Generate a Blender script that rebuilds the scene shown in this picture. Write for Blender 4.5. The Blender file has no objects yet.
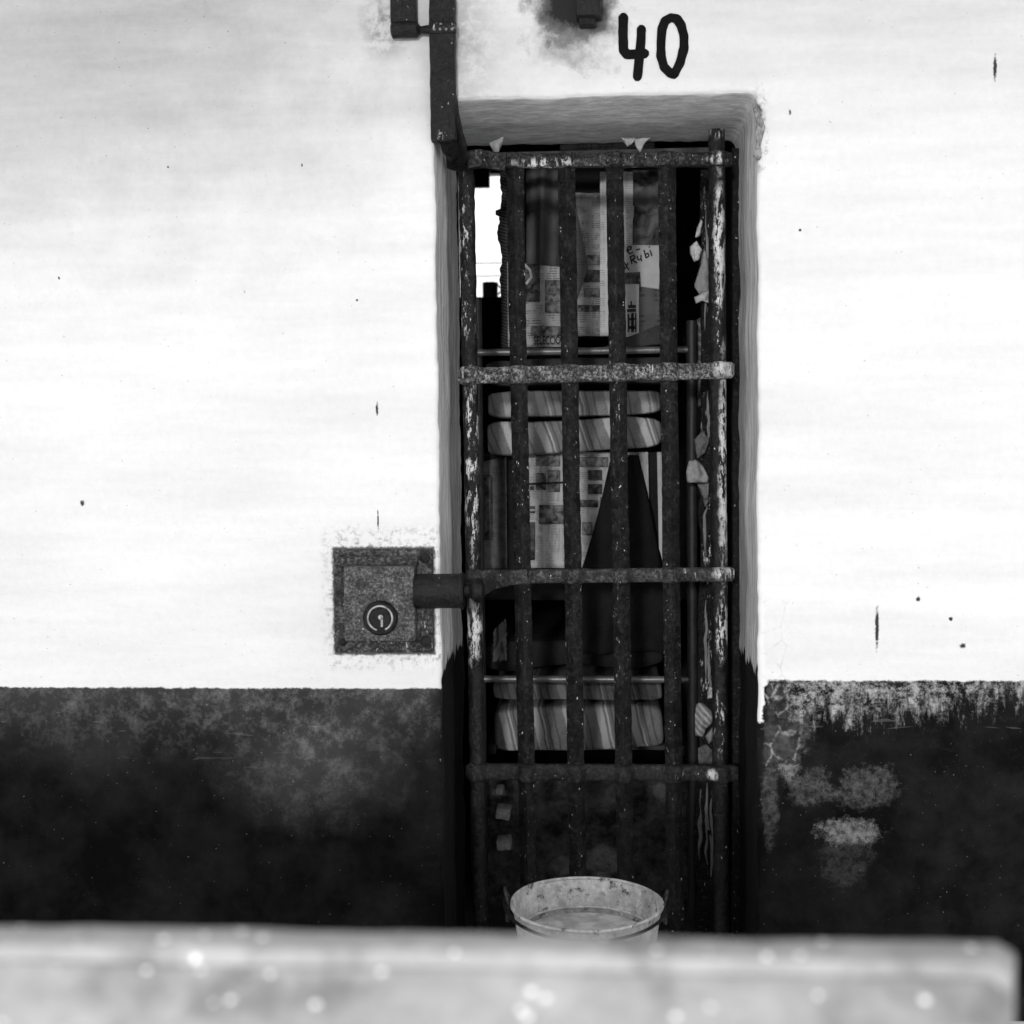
import bpy, bmesh, math, random
from mathutils import Vector, Matrix, noise
random.seed(7)
C = bpy.context.scene.collection
sc = bpy.context.scene
PI = math.pi

# ---------------------------------------------------------------- camera
F = 1300.0; H = 1.17; D = 2.6
yaw = math.atan(88/1300); pitch = math.atan(72/1300); roll = math.radians(0.55)
camd = bpy.data.cameras.new('camera'); cam = bpy.data.objects.new('camera', camd); C.objects.link(cam)
camd.sensor_width = 36; camd.lens = 36*F/1024
R = Matrix.Rotation(yaw, 3, 'Z') @ Matrix.Rotation(PI/2-pitch, 3, 'X') @ Matrix.Rotation(roll, 3, 'Z').inverted()
CP = Vector((0, -D, H))
cam.matrix_world = Matrix.Translation(CP) @ R.to_4x4()
camd.clip_start = 0.02
camd.dof.use_dof = True; camd.dof.focus_distance = 2.78
camd.dof.aperture_fstop = (camd.lens/1000)/0.0112
sc.camera = cam

def at(u, v, Y):
    """point on the vertical plane at depth Y seen at photograph position u, v"""
    d = R @ Vector(((u-512)/F, (512-v)/F, -1))
    return CP + d*((Y-CP.y)/d.y)

# ---------------------------------------------------------------- helpers
def nz(x, y=0, z=0): return noise.noise(Vector((x, y, z)))

class MB:
    def __init__(s): s.bm = bmesh.new()
    def grid(s, fn, nu, nv, cu=False, cv=False):
        vs = [[s.bm.verts.new(fn(i/nu, j/nv)) for j in range(nv if cv else nv+1)] for i in range(nu if cu else nu+1)]
        for i in range(nu):
            for j in range(nv):
                a = vs[i]; b = vs[(i+1) % len(vs)]; k = (j+1) % len(a)
                s.bm.faces.new((a[j], b[j], b[k], a[k]))
        return vs
    def box(s, lo, hi, bev=0, seg=2, rot=None):
        lo = Vector(lo); hi = Vector(hi); c = (lo+hi)/2; d = hi-lo
        t = bmesh.new(); bmesh.ops.create_cube(t, size=1)
        for v in t.verts: v.co = Vector((v.co.x*d.x, v.co.y*d.y, v.co.z*d.z))
        if bev: bmesh.ops.bevel(t, geom=t.edges[:], offset=bev, segments=seg, affect='EDGES', profile=.5)
        for v in t.verts: v.co = c + (rot @ v.co if rot else v.co)
        s.merge(t)
    def merge(s, t):
        m = {}
        for v in t.verts: m[v] = s.bm.verts.new(v.co)
        for f in t.faces:
            try: s.bm.faces.new([m[v] for v in f.verts])
            except ValueError: pass
        t.free()
    def sweep(s, pts, sec, up=Vector((0, 0, 1)), scale=None, cap=True, jit=0, seed=0):
        """sweep closed section [(a,b)...] along pts; a is side axis, b is 'up' axis"""
        pts = [Vector(p) for p in pts]; rings = []
        for i, p in enumerate(pts):
            t = (pts[min(i+1, len(pts)-1)]-pts[max(i-1, 0)]).normalized()
            side = t.cross(up)
            if side.length < 1e-4: side = Vector((1, 0, 0))
            side.normalize(); u2 = side.cross(t).normalized()
            sa, sb = scale(i/(len(pts)-1)) if scale else (1, 1)
            ring = []
            for k, (a, b) in enumerate(sec):
                q = p+side*a*sa+u2*b*sb
                if jit:
                    n = nz(q.x*60+seed, q.y*60, q.z*60)*jit
                    q += (side*a+u2*b).normalized()*n
                ring.append(s.bm.verts.new(q))
            rings.append(ring)
        n = len(sec)
        for i in range(len(rings)-1):
            for k in range(n):
                s.bm.faces.new((rings[i][k], rings[i+1][k], rings[i+1][(k+1) % n], rings[i][(k+1) % n]))
        if cap:
            s.bm.faces.new(rings[0]); s.bm.faces.new(rings[-1][::-1])
        return rings
    def lathe(s, prof, n=48, axis='Z', c=(0, 0, 0), cap=True):
        c = Vector(c)
        def P(r, h, a):
            if axis == 'Z': return c+Vector((r*math.cos(a), r*math.sin(a), h))
            if axis == 'X': return c+Vector((h, r*math.cos(a), r*math.sin(a)))
            return c+Vector((r*math.cos(a), h, r*math.sin(a)))
        rings = [[s.bm.verts.new(P(r, h, 2*PI*k/n)) for k in range(n)] for r, h in prof]
        for i in range(len(rings)-1):
            for k in range(n):
                s.bm.faces.new((rings[i][k], rings[i][(k+1) % n], rings[i+1][(k+1) % n], rings[i+1][k]))
        if cap:
            s.bm.faces.new(rings[0][::-1]); s.bm.faces.new(rings[-1])

def circ(r, n=12, rz=None, ph=0):
    rz = rz or r
    return [(r*math.cos(2*PI*k/n+ph), rz*math.sin(2*PI*k/n+ph)) for k in range(n)]
def rrect(w, h, r=.004, m=3):
    o = []
    for cx, cy, a0 in ((w/2-r, h/2-r, 0), (-w/2+r, h/2-r, PI/2), (-w/2+r, -h/2+r, PI), (w/2-r, -h/2+r, 1.5*PI)):
        for k in range(m): a = a0+PI/2*k/(m-1); o.append((cx+r*math.cos(a), cy+r*math.sin(a)))
    return o
def resample(pts, n):
    pts = [Vector(p) for p in pts]; L = [0]
    for a, b in zip(pts, pts[1:]): L.append(L[-1]+(b-a).length)
    out = []; j = 0
    for i in range(n+1):
        t = L[-1]*i/n
        while j < len(L)-2 and L[j+1] < t: j += 1
        out.append(pts[j].lerp(pts[j+1], (t-L[j])/max(L[j+1]-L[j], 1e-9)))
    return out

def build(name, mb, mat, parent=None, smooth=True, solid=0, bevel=0, sub=0, angle=40):
    bm = mb.bm if isinstance(mb, MB) else mb
    bmesh.ops.recalc_face_normals(bm, faces=bm.faces[:])
    me = bpy.data.meshes.new(name)
    inv = Vector((0, 0, 0))
    p = parent
    while p is not None: inv -= p.location; p = p.parent
    if parent is None and len(bm.verts):
        xs = [v.co for v in bm.verts]
        org = Vector(((min(v.x for v in xs)+max(v.x for v in xs))/2, (min(v.y for v in xs)+max(v.y for v in xs))/2, min(v.z for v in xs)))
    else: org = Vector((0, 0, 0))
    for v in bm.verts: v.co += inv-org
    for f in bm.faces: f.smooth = smooth
    if smooth and angle:
        for e in bm.edges:
            if len(e.link_faces) == 2 and e.calc_face_angle(0) > math.radians(angle): e.smooth = False
    bm.to_mesh(me); bm.free()
    o = bpy.data.objects.new(name, me); C.objects.link(o); o.location = org
    me.materials.append(mat)
    if parent: o.parent = parent
    if solid:
        m = o.modifiers.new('s', 'SOLIDIFY'); m.thickness = solid; m.offset = 0
    if bevel:
        m = o.modifiers.new('b', 'BEVEL'); m.width = bevel; m.segments = 2; m.limit_method = 'ANGLE'
    if sub:
        m = o.modifiers.new('u', 'SUBSURF'); m.levels = sub; m.render_levels = sub
    return o
def tag(o, label, cat, group=None, kind=None):
    o['label'] = label; o['category'] = cat
    if group: o['group'] = group
    if kind: o['kind'] = kind
    return o
def thing(name, label, cat, loc, group=None):
    o = bpy.data.objects.new(name, None); C.objects.link(o); o.location = loc; o.empty_display_size = .05
    return tag(o, label, cat, group)
def struct(o): o['kind'] = 'structure'; return o

# ---------------------------------------------------------------- node helpers
class NT:
    def __init__(s, name):
        s.m = bpy.data.materials.new(name); s.m.use_nodes = True; s.t = s.m.node_tree; s.t.nodes.clear()
        s.out = s.t.nodes.new('ShaderNodeOutputMaterial'); s.b = s.t.nodes.new('ShaderNodeBsdfPrincipled')
        s.t.links.new(s.b.outputs[0], s.out.inputs[0])
        g = s.t.nodes.new('ShaderNodeNewGeometry'); s.P = g.outputs['Position']
        x = s.t.nodes.new('ShaderNodeSeparateXYZ'); s.t.links.new(s.P, x.inputs[0]); s.x, s.y, s.z = x.outputs
        n = s.t.nodes.new('ShaderNodeSeparateXYZ'); s.t.links.new(g.outputs['True Normal'], n.inputs[0]); s.nx, s.ny, s.nzz = n.outputs
    def op(s, o, *a):
        n = s.t.nodes.new('ShaderNodeMath'); n.operation = o
        for i, v in enumerate(a):
            if hasattr(v, 'links') or hasattr(v, 'is_linked'): s.t.links.new(v, n.inputs[i])
            else: n.inputs[i].default_value = v
        return n.outputs[0]
    def add(s, a, b): return s.op('ADD', a, b)
    def sub(s, a, b): return s.op('SUBTRACT', a, b)
    def mul(s, a, b): return s.op('MULTIPLY', a, b)
    def mx(s, a, b): return s.op('MAXIMUM', a, b)
    def mn(s, a, b): return s.op('MINIMUM', a, b)
    def ramp(s, v, a, b, lo=0., hi=1.):
        n = s.t.nodes.new('ShaderNodeMapRange'); n.clamp = True
        s.t.links.new(v, n.inputs[0])
        for i, k in enumerate((a, b, lo, hi)): n.inputs[i+1].default_value = k
        return n.outputs[0]
    def vec(s, sx=1, sy=1, sz=1, off=0):
        n = s.t.nodes.new('ShaderNodeMapping'); s.t.links.new(s.P, n.inputs[0])
        n.inputs['Scale'].default_value = (sx, sy, sz); n.inputs['Location'].default_value = (off, off*1.3, off*.7)
        return n.outputs[0]
    def noise(s, scale, det=4, rough=.55, st=(1, 1, 1), off=0, dist=0):
        n = s.t.nodes.new('ShaderNodeTexNoise'); s.t.links.new(s.vec(*st, off=off), n.inputs['Vector'])
        n.inputs['Scale'].default_value = scale; n.inputs['Detail'].default_value = det
        n.inputs['Roughness'].default_value = rough; n.inputs['Distortion'].default_value = dist
        return n.outputs[0]
    def voro(s, scale, st=(1, 1, 1), feat='F1', off=0):
        n = s.t.nodes.new('ShaderNodeTexVoronoi'); n.feature = feat; s.t.links.new(s.vec(*st, off=off), n.inputs['Vector'])
        n.inputs['Scale'].default_value = scale
        return n.outputs[0]
    def mix(s, f, a, b):      # scalar mix
        n = s.t.nodes.new('ShaderNodeMix'); n.data_type = 'FLOAT'
        for i, v in ((0, f), (2, a), (3, b)):
            if hasattr(v, 'is_linked'): s.t.links.new(v, n.inputs[i])
            else: n.inputs[i].default_value = v
        return n.outputs[0]
    def blob(s, u, v, ru, rv, Y=0, warp=None, amt=.0, soft=.35):
        """mask 1 inside an ellipse around a place on plane Y"""
        c = at(u, v, Y); k = (D+Y)/F
        dx = s.mul(s.sub(s.x, c.x), 1/(ru*k)); dz = s.mul(s.sub(s.z, c.z), 1/(rv*k))
        d = s.op('SQRT', s.add(s.mul(dx, dx), s.mul(dz, dz)))
        if warp is not None: d = s.add(d, s.mul(s.sub(warp, .5), amt))
        return s.ramp(d, 1-soft, 1+soft, 1, 0)
    def rect(s, u0, v0, u1, v1, Y=0, warp=None, amt=0., soft=.004):
        a = at(u0, v0, Y); b = at(u1, v1, Y)
        x = s.x; z = s.z
        if warp is not None:
            w = s.mul(s.sub(warp, .5), amt); x = s.add(x, w); z = s.add(z, w)
        r = s.mul(s.mul(s.ramp(x, a.x-soft, a.x+soft), s.ramp(x, b.x-soft, b.x+soft, 1, 0)),
                  s.mul(s.ramp(z, b.z-soft, b.z+soft), s.ramp(z, a.z-soft, a.z+soft, 1, 0)))
        return r
    def done(s, col, rough=.8, spec=.3, metal=0, bump=None, bd=.002, bs=1):
        c = s.t.nodes.new('ShaderNodeCombineColor')
        for i in range(3):
            if hasattr(col, 'is_linked'): s.t.links.new(col, c.inputs[i])
            else: c.inputs[i].default_value = col
        s.t.links.new(c.outputs[0], s.b.inputs['Base Color'])
        for k, v in (('Roughness', rough), ('Specular IOR Level', spec), ('Metallic', metal)):
            if hasattr(v, 'is_linked'): s.t.links.new(v, s.b.inputs[k])
            else: s.b.inputs[k].default_value = v
        if bump is not None:
            b = s.t.nodes.new('ShaderNodeBump'); b.inputs['Distance'].default_value = bd; b.inputs['Strength'].default_value = bs
            s.t.links.new(bump, b.inputs['Height']); s.t.links.new(b.outputs[0], s.b.inputs['Normal'])
        return s.m

# ---------------------------------------------------------------- materials
def wall_material():
    n = NT('painted_plaster')
    fine = n.noise(60, 5, .65); med = n.noise(9, 5, .6); big = n.noise(1.6, 3, .5, off=3)
    brush = n.noise(7, 5, .6, st=(.35, 1, 2.6), off=5)
    white = n.add(.70, n.mul(n.sub(brush, .5), .22)); white = n.add(white, n.mul(n.sub(big, .5), .16))
    white = n.add(white, n.mul(n.sub(fine, .5), .10))
    # light falloff painted in: greyer at upper left and along the top
    w1 = n.blob(90, 60, 330, 150, warp=med, amt=.9, soft=.6); white = n.sub(white, n.mul(w1, .26))
    w2 = n.blob(800, -30, 500, 90, warp=med, amt=.9, soft=.7); white = n.sub(white, n.mul(w2, .12))
    specks = n.ramp(n.noise(130, 2, .5, off=9), .70, .76); white = n.sub(white, n.mul(specks, .25))
    dark = n.mix(n.ramp(n.noise(5, 6, .7, off=2), .42, .70), .003, .017)
    scr = n.ramp(n.noise(26, 8, .8, off=11), .47, .72)
    # scuffed upper edge of the dado
    topL = n.mul(n.ramp(n.z, at(200, 790, 0).z, at(200, 690, 0).z), n.ramp(n.x, -.35, -.30, 1, 0))
    dark = n.add(dark, n.mul(n.mul(topL, topL), n.mul(n.add(scr, .35), .085)))
    sc2 = n.blob(310, 770, 70, 45, warp=med, amt=1.4, soft=.6); dark = n.add(dark, n.mul(sc2, n.mul(n.add(scr, .4), .07)))
    sc3 = n.blob(250, 715, 240, 28, warp=med, amt=1.6, soft=.7); dark = n.add(dark, n.mul(sc3, n.mul(scr, .05)))
    thin = n.mul(n.ramp(n.noise(18, 3, .5, st=(.35, 1, 3), off=21, dist=1.5), .69, .71), n.ramp(n.z, .45, .65)); dark = n.add(dark, n.mul(thin, .05))
    fl = n.ramp(n.noise(170, 1, .5, off=31), .74, .77); dark = n.add(dark, n.mul(fl, .12))
    # right part: worn band, drips, repairs
    drip = n.noise(30, 5, .75, st=(1.6, 1, .35), off=15)
    rt = n.ramp(n.x, .33, .36)
    dz = n.sub(at(900, 682, 0).z, n.z)
    worn = n.ramp(n.add(n.add(dz, n.mul(n.ramp(n.x, .60, .85), .05)), n.mul(n.sub(drip, .5), -.34)), .03, .085, 1, 0)
    worn = n.mul(n.mul(worn, rt), n.ramp(n.noise(55, 7, .85, off=19), .44, .60))
    dark = n.mix(worn, dark, .36)
    rub = n.noise(38, 6, .75, off=41)
    for (u, v, ru, rv, k) in ((850, 832, 30, 13, .22), (868, 787, 26, 20, .07), (812, 788, 22, 16, .07), (788, 763, 10, 16, .16), (770, 800, 8, 40, .06), (845, 860, 24, 26, .035), (796, 730, 14, 20, .08)):
        b = n.mul(n.blob(u, v, ru, rv, warp=n.noise(22, 7, .85, off=u), amt=3.2, soft=.2), n.ramp(n.noise(60, 6, .8, off=v), .42, .6, .15, 1)); dark = n.add(dark, n.mul(b, k*1.1))
    crack = n.mul(n.ramp(n.op('ABSOLUTE', n.sub(n.noise(6, 4, .6, off=44), .5)), 0, .006, 1, 0), n.mul(rt, n.ramp(n.z, .35, .75))); dark = n.add(dark, n.mul(crack, .008))
    # dado mask, slightly uneven line
    zl = n.add(at(200, 688, 0).z, n.mul(n.ramp(n.x, .30, .36), .019)); zl = n.add(zl, n.mul(n.sub(n.noise(55, 5, .8, off=7), .5), .016))
    # jamb paint climbs a little lower/higher
    col = n.mix(n.ramp(n.sub(zl, n.z), -.0015, .0015), white, dark)
    # bare strip beside the right jamb and exposed masonry
    strip = n.rect(752, 600, 764, 722, warp=n.noise(36, 5, .7, off=2), amt=.03, soft=.002); col = n.mix(strip, col, .74)
    bl1 = n.rect(767, 681, 787, 722, warp=rub, amt=.014, soft=.003); col = n.mix(bl1, col, n.mix(n.ramp(rub, .4, .65), .015, .06))
    bl2 = n.rect(764, 722, 800, 765, warp=rub, amt=.02, soft=.003); col = n.mix(bl2, col, n.mix(n.ramp(rub, .4, .7), .02, .09))
    jt = n.mul(n.rect(762, 600, 790, 690, warp=rub, amt=.006), n.ramp(n.voro(26, st=(1, 0, .6), feat='DISTANCE_TO_EDGE'), .01, .035, 1, 0)); col = n.mix(n.mul(jt, n.ramp(rub, .42, .60, 0, .5)), col, .45)
    jl = n.mul(n.rect(764, 684, 802, 770, warp=rub, amt=.01), n.ramp(n.voro(24, st=(1, 0, .8), feat='DISTANCE_TO_EDGE', off=3), .02, .07, 1, 0)); col = n.mix(n.mul(jl, n.ramp(rub, .45, .6)), col, .25)
    # soot above the door, grime round the ironwork
    so = n.noise(11, 6, .65, off=71); soot = n.blob(577, 6, 44, 50, warp=so, amt=2.4, soft=.28); col = n.mix(n.mul(soot, .9), col, n.mix(n.ramp(n.noise(20, 4, off=72), .35, .7), .12, .30)); s2 = n.blob(577, -8, 40, 40, warp=so, amt=2.4, soft=.35); col = n.mix(s2, col, .025)
    g1 = n.mul(n.blob(462, 45, 30, 60, warp=rub, amt=1.6, soft=.7), n.ramp(rub, .42, .62)); col = n.mix(n.mul(g1, .55), col, .2)
    g2 = n.mul(n.blob(385, 25, 22, 30, warp=rub, amt=1.6, soft=.5), n.ramp(rub, .44, .6)); col = n.mix(n.mul(g2, .7), col, .12)
    # rough patched plaster round the lock
    lk = n.mul(n.rect(325, 528, 445, 668, warp=n.noise(9, 5, .7, off=81), amt=.05, soft=.012), n.ramp(n.noise(60, 7, .8, off=82), .50, .66)); col = n.mix(n.mul(lk, n.ramp(n.z, at(1, 690, 0).z, at(1, 680, 0).z)), col, .22)
    rg = n.mul(n.rect(332, 547, 436, 655, warp=n.noise(70, 5, .8, off=85), amt=.02, soft=.002), .9); col = n.mix(rg, col, .045)
    # chips, nail holes and gouges
    for (u, v, ru, rv) in ((995, 67, 1.6, 10), (877, 626, 1.7, 18), (918, 599, 2.2, 2), (951, 619, 1.8, 1.8), (963, 646, 2.8, 2.2), (377, 409, 1.2, 7), (82, 503, 2, 3), (59, 278, .9, 1.4), (168, 167, .9, .9), (378, 520, .8, 9), (302, 165, .8, 1.6), (800, 230, 1.3, 1.3), (790, 112, 1.2, 2.4), (357, 300, 1.2, 1.2)):
        col = n.mix(n.blob(u, v, ru, rv, warp=n.noise(120, 3, .7), amt=2.2), col, .04)
    # torn plaster at the upper right corner
    tp = n.mul(n.blob(757, 132, 9, 34, warp=n.noise(30, 5, .7, off=91), amt=1.8, soft=.3), n.ramp(n.noise(45, 5, .7, off=92), .46, .56)); col = n.mix(tp, col, .10)
    # reveal: bare greyed lime with streaks
    rev = n.ramp(n.y, .004, .010)
    stv = n.noise(85, 6, .75, st=(1, 1.4, .06), off=33); sth = n.noise(46, 6, .75, st=(.42, 1.1, 1), off=35)
    jamb = n.add(n.ramp(stv, .38, .62, .36, .92), n.mul(n.sub(med, .5), .12))
    jd = n.add(n.ramp(stv, .35, .75, .008, .035), 0)
    zj = n.add(at(200, 672, 0).z, n.mul(n.sub(n.noise(16, 4, .6, st=(1, 1, .3), off=38), .5), .14))
    jamb = n.mix(n.ramp(n.sub(zj, n.z), -.004, .004), jamb, jd)
    soff = n.add(n.ramp(sth, .36, .64, .55, .95), n.mul(n.ramp(n.noise(34, 5, .7, st=(.5, 1, 1), off=37), .60, .72), .3))
    rv = n.mix(n.ramp(n.nzz, -.4, -.7), jamb, soff)
    col = n.mix(rev, col, rv)
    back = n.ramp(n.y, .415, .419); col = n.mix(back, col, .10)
    bh = n.add(n.mul(fine, .25), n.add(n.mul(med, .5), n.mul(brush, .4))); bh = n.add(bh, n.mul(n.mul(rev, n.mix(n.ramp(n.nzz, -.4, -.7), stv, sth)), 1.3))
    rough = n.mix(n.ramp(n.sub(zl, n.z), -.001, .001), .9, .75)
    return n.done(col, rough, .05, bump=bh, bd=.005)

def iron(name, base=.022, chips=0.0, seed=0, masks=None, rough=.42, mottled=.05, spec=.2, Y=.2, gain=.38, gs=110):
    n = NT(name)
    a = n.noise(gs, 4, .75, off=seed); b = n.noise(34, 5, .65, off=seed+1)
    col = n.add(n.mul(n.ramp(a, .46, .66), mottled), base); col = n.mul(col, n.ramp(b, .35, .65, .35, 1.4)); col = n.mul(col, gain)
    edge = n.mul(n.ramp(n.ny, -.93, -.97), n.ramp(n.noise(60, 4, .7, st=(1, 1, .3), off=seed+9), .42, .56))  # patchy lighter paint on camera-facing ridges, standing in for their highlight
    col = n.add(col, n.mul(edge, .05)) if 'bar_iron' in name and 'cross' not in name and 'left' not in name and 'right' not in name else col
    ch = n.ramp(n.noise(130, 3, .7, st=(1, 1, .6), off=seed+2), .70-chips*.6, .73-chips*.6)
    if masks:
        mm = None
        wn = n.noise(40, 5, .7, off=seed+8); cn = n.noise(85, 6, .8, st=(1, 1, .30), off=seed+4)
        for (u, v, ru, rv, k) in masks:
            m = n.blob(u, v, ru, rv, Y=Y, warp=wn, amt=1.8, soft=.4); m = n.mul(m, n.ramp(cn, .63-k*.12, .66-k*.12))
            mm = m if mm is None else n.mx(mm, m)
        ch = n.mx(ch, mm)
    col = n.mix(ch, col, .62)
    return n.done(col, n.mix(ch, n.ramp(b, .3, .7, rough-.1, rough+.2), .8), spec, bump=n.add(n.mul(a, 1.3), n.mul(b, .8)), bd=.003)

def plain(name, base, var=.3, sc_=20, rough=.8, st=(1, 1, 1), seed=0, spec=.3, bd=.002, metal=0):
    n = NT(name); a = n.noise(sc_, 6, .65, st=st, off=seed)
    return n.done(n.ramp(a, .3, .7, base*(1-var), base*(1+var)), rough, spec, metal, bump=a, bd=bd)

def cloth(name, base, seed=0, stripes=None, var=.25):
    n = NT(name); a = n.noise(14, 5, .6, off=seed); w = n.noise(300, 2, .5, off=seed+3)
    col = n.ramp(a, .3, .7, base*(1-var), base*(1+var)); col = n.mul(col, n.ramp(w, .3, .7, .85, 1.15))
    if stripes:
        per, slant, lo, hi = stripes
        x = n.add(n.x, n.mul(n.z, slant)); x = n.add(x, n.mul(n.sub(a, .5), .015)); f = n.op('FRACT', n.mul(x, 1/per))
        s1 = n.mul(n.ramp(f, .20, .24), n.ramp(f, .42, .46, 1, 0)); s2 = n.mul(n.ramp(f, .50, .52), n.ramp(f, .56, .58, 1, 0)); s3 = n.mul(n.ramp(f, .64, .66), n.ramp(f, .70, .72, 1, 0))
        s4 = n.mul(n.ramp(f, .86, .88), n.ramp(f, .92, .94, 1, 0))
        col = n.mix(n.mx(s1, s2), col, hi); col = n.mix(n.mx(s3, s4), col, lo)
    return n.done(col, .95, .1, bump=n.add(w, n.mul(a, 2)), bd=.002)

def paper(name, base=.34, seed=0, lines=330, cols=18, ink=.6, gate=.48, st=1):
    n = NT(name); a = n.noise(10, 4, .6, off=seed); w = n.noise(160, 3, .6, st=(1, 1, .25), off=seed+1)
    col = n.ramp(a, .3, .7, base*.8, base*1.15)
    f = n.op('FRACT', n.mul(n.z, lines/2)); ln = n.mul(n.ramp(f, .35, .45), n.ramp(f, .85, .95, 1, 0))
    g = n.ramp(n.noise(30, 2, .5, st=(.7, 0, 1.8), off=seed+5), gate-.02, gate+.02)
    cf = n.op('FRACT', n.add(n.mul(n.x, cols), seed*.37)); cm = n.mul(n.ramp(cf, .06, .08), n.ramp(cf, .92, .94, 1, 0))
    tx = n.mul(n.mul(ln, n.ramp(w, .40, .52)), n.mul(g, cm))
    col = n.mul(col, n.sub(1.0, n.mul(tx, ink)))
    return n.done(col, .9, .15, bump=a, bd=.003)

def picture(name, lo, hi, seed, sc_=45):
    n = NT(name); a = n.noise(sc_, 5, .6, off=seed, dist=.6)
    return n.done(n.ramp(a, .38, .62, lo, hi), .85, .2)

M = {}
M['wall'] = wall_material()
M['iron'] = iron('black_painted_iron', seed=1)
M['iron_strap'] = iron('strap_iron', base=.016, mottled=.03, seed=3, Y=-.03, masks=((444, 28, 12, 3, .8), (448, 136, 12, 6, .3)))
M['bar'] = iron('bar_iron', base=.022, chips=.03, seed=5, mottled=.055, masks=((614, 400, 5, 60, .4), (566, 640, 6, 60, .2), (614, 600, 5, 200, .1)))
M['bar_left'] = iron('left_bar_iron', base=.02, mottled=.05, seed=8, masks=((463, 240, 7, 60, .55), (468, 310, 8, 25, .5), (472, 470, 7, 80, .7), (474, 630, 8, 28, 1.0), (470, 410, 6, 30, .4)))
M['bar_right'] = iron('right_bar_iron', base=.022, mottled=.04, seed=12, masks=((719, 240, 5, 50, 1.2), (718, 310, 5, 40, .5), (723, 470, 4.5, 90, 1.3), (722, 630, 5, 30, 1.1), (719, 720, 4, 30, .5), (716, 132, 6, 6, 1)))
M['cross_top'] = iron('top_crossbar_iron', base=.03, gs=150, mottled=.22, seed=14, masks=((545, 165, 26, 5, 1.0), (640, 163, 22, 8, .3), (716, 160, 8, 5, .8)), chips=.05)
M['cross_hi'] = iron('worn_crossbar_iron', base=.04, mottled=.36, gain=.8, gs=170, seed=17, masks=((722, 369, 9, 8, 1.6), (500, 374, 24, 5, .3), (646, 371, 14, 6, .5), (594, 372, 14, 6, .5), (464, 376, 3, 9, .8)))
M['cross_mid'] = iron('crossbar_iron', base=.04, gs=150, gain=.55, mottled=.16, seed=19, masks=((724, 572, 11, 7, 1.4), (690, 573, 10, 6, .3)))
M['cross_low'] = iron('dull_crossbar_iron', base=.035, mottled=.07, seed=23, masks=((711, 773, 5, 5, 1.5), (690, 771, 16, 4, .1)), rough=.6)
M['lock'] = iron('lock_iron', base=.03, mottled=.14, seed=27, rough=.6, gain=.8, gs=160, Y=0, masks=((390, 645, 45, 6, .2), (425, 625, 9, 20, .2)))
M['lock_case'] = iron('speckled_lock_case', gain=1.0, base=.05, mottled=.16, gs=180, seed=29, rough=.55)
M['bolt'] = iron('dark_bolt_iron', base=.02, mottled=.02, seed=33, rough=.35)
M['brass'] = plain('worn_ring_metal', .30, .6, 90, .45, metal=.5)
M['hole'] = plain('keyhole_black', .008, .2)
M['black_paint'] = plain('black_number_paint', .006, .3, 60, .9, spec=.08)
M['wood_dark'] = plain('dark_weathered_wood', .05, .7, 30, .8, st=(1, 1, .08), seed=4, bd=.004)
M['board'] = iron('splintered_board', base=.012, mottled=.06, seed=44, rough=.7, chips=.03, Y=.45, masks=((706, 260, 6, 60, .4), (706, 440, 6, 40, .2), (708, 520, 6, 60, .4), (707, 650, 6, 50, .5), (708, 850, 6, 70, .1)))
M['splinter'] = plain('bare_splinter', .16, .5, 50, .8, st=(1, 1, .2), seed=2)
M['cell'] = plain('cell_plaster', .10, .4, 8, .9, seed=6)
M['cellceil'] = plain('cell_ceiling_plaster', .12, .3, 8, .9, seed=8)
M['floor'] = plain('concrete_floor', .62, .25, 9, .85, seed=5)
M['ceil'] = plain('gallery_ceiling', .45, .15, 6, .9, seed=5)
M['bedpost'] = plain('dark_bed_steel', .02, .4, 30, .5, spec=.3)
M['rail'] = plain('bed_rail_steel', .10, .4, 30, .3, spec=.7)

# ---------------------------------------------------------------- front wall with the door opening
XL = at(437.5, 400, 0).x; XR = at(758, 400, 0).x; ZT = at(600, 95, 0).z; TH = .42
def opening(s):
    """s 0..1 : up the left jamb, over the head, down the right jamb"""
    r = .022
    L1 = ZT-r; L2 = XR-XL-2*r; L3 = ZT-r; q = PI/2*r; T = L1+L2+L3+2*q; d = s*T
    if d < L1: return (XL, d), (-1, 0)
    d -= L1
    if d < q: a = d/r; return (XL+r-r*math.cos(a), ZT-r+r*math.sin(a)), (-math.cos(a), math.sin(a))
    d -= q
    if d < L2: return (XL+r+d, ZT), (0, 1)
    d -= L2
    if d < q: a = d/r; return (XR-r+r*math.sin(a), ZT-r+r*math.cos(a)), (math.sin(a), math.cos(a))
    d -= q
    return (XR, ZT-r-d), (1, 0)
def outer(s, p, n):
    x0, x1, z1 = -3.2, 3.0, 2.55
    if abs(n[1]) < 1e-6: return (x0 if n[0] < 0 else x1, p[1]*z1/ZT if True else 0)
    f = (p[0]-XL)/(XR-XL)
    if n[0] < -1e-6: return (x0, z1)
    if n[0] > 1e-6: return (x1, z1)
    return (x0+(x1-x0)*f, z1)
tl = [('b', 1.0), ('b', .35), ('b', .1), ('b', .02)]+[('r', TH*(1-k/14)) for k in range(14)]+[('e', 0), ('e', .5), ('e', 1)]+[('f', k) for k in (.004, .01, .02, .05, .1, .2, .4, .7, 1.0)]
wm = MB(); NS = 420; ER = .007
rows = []
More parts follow.
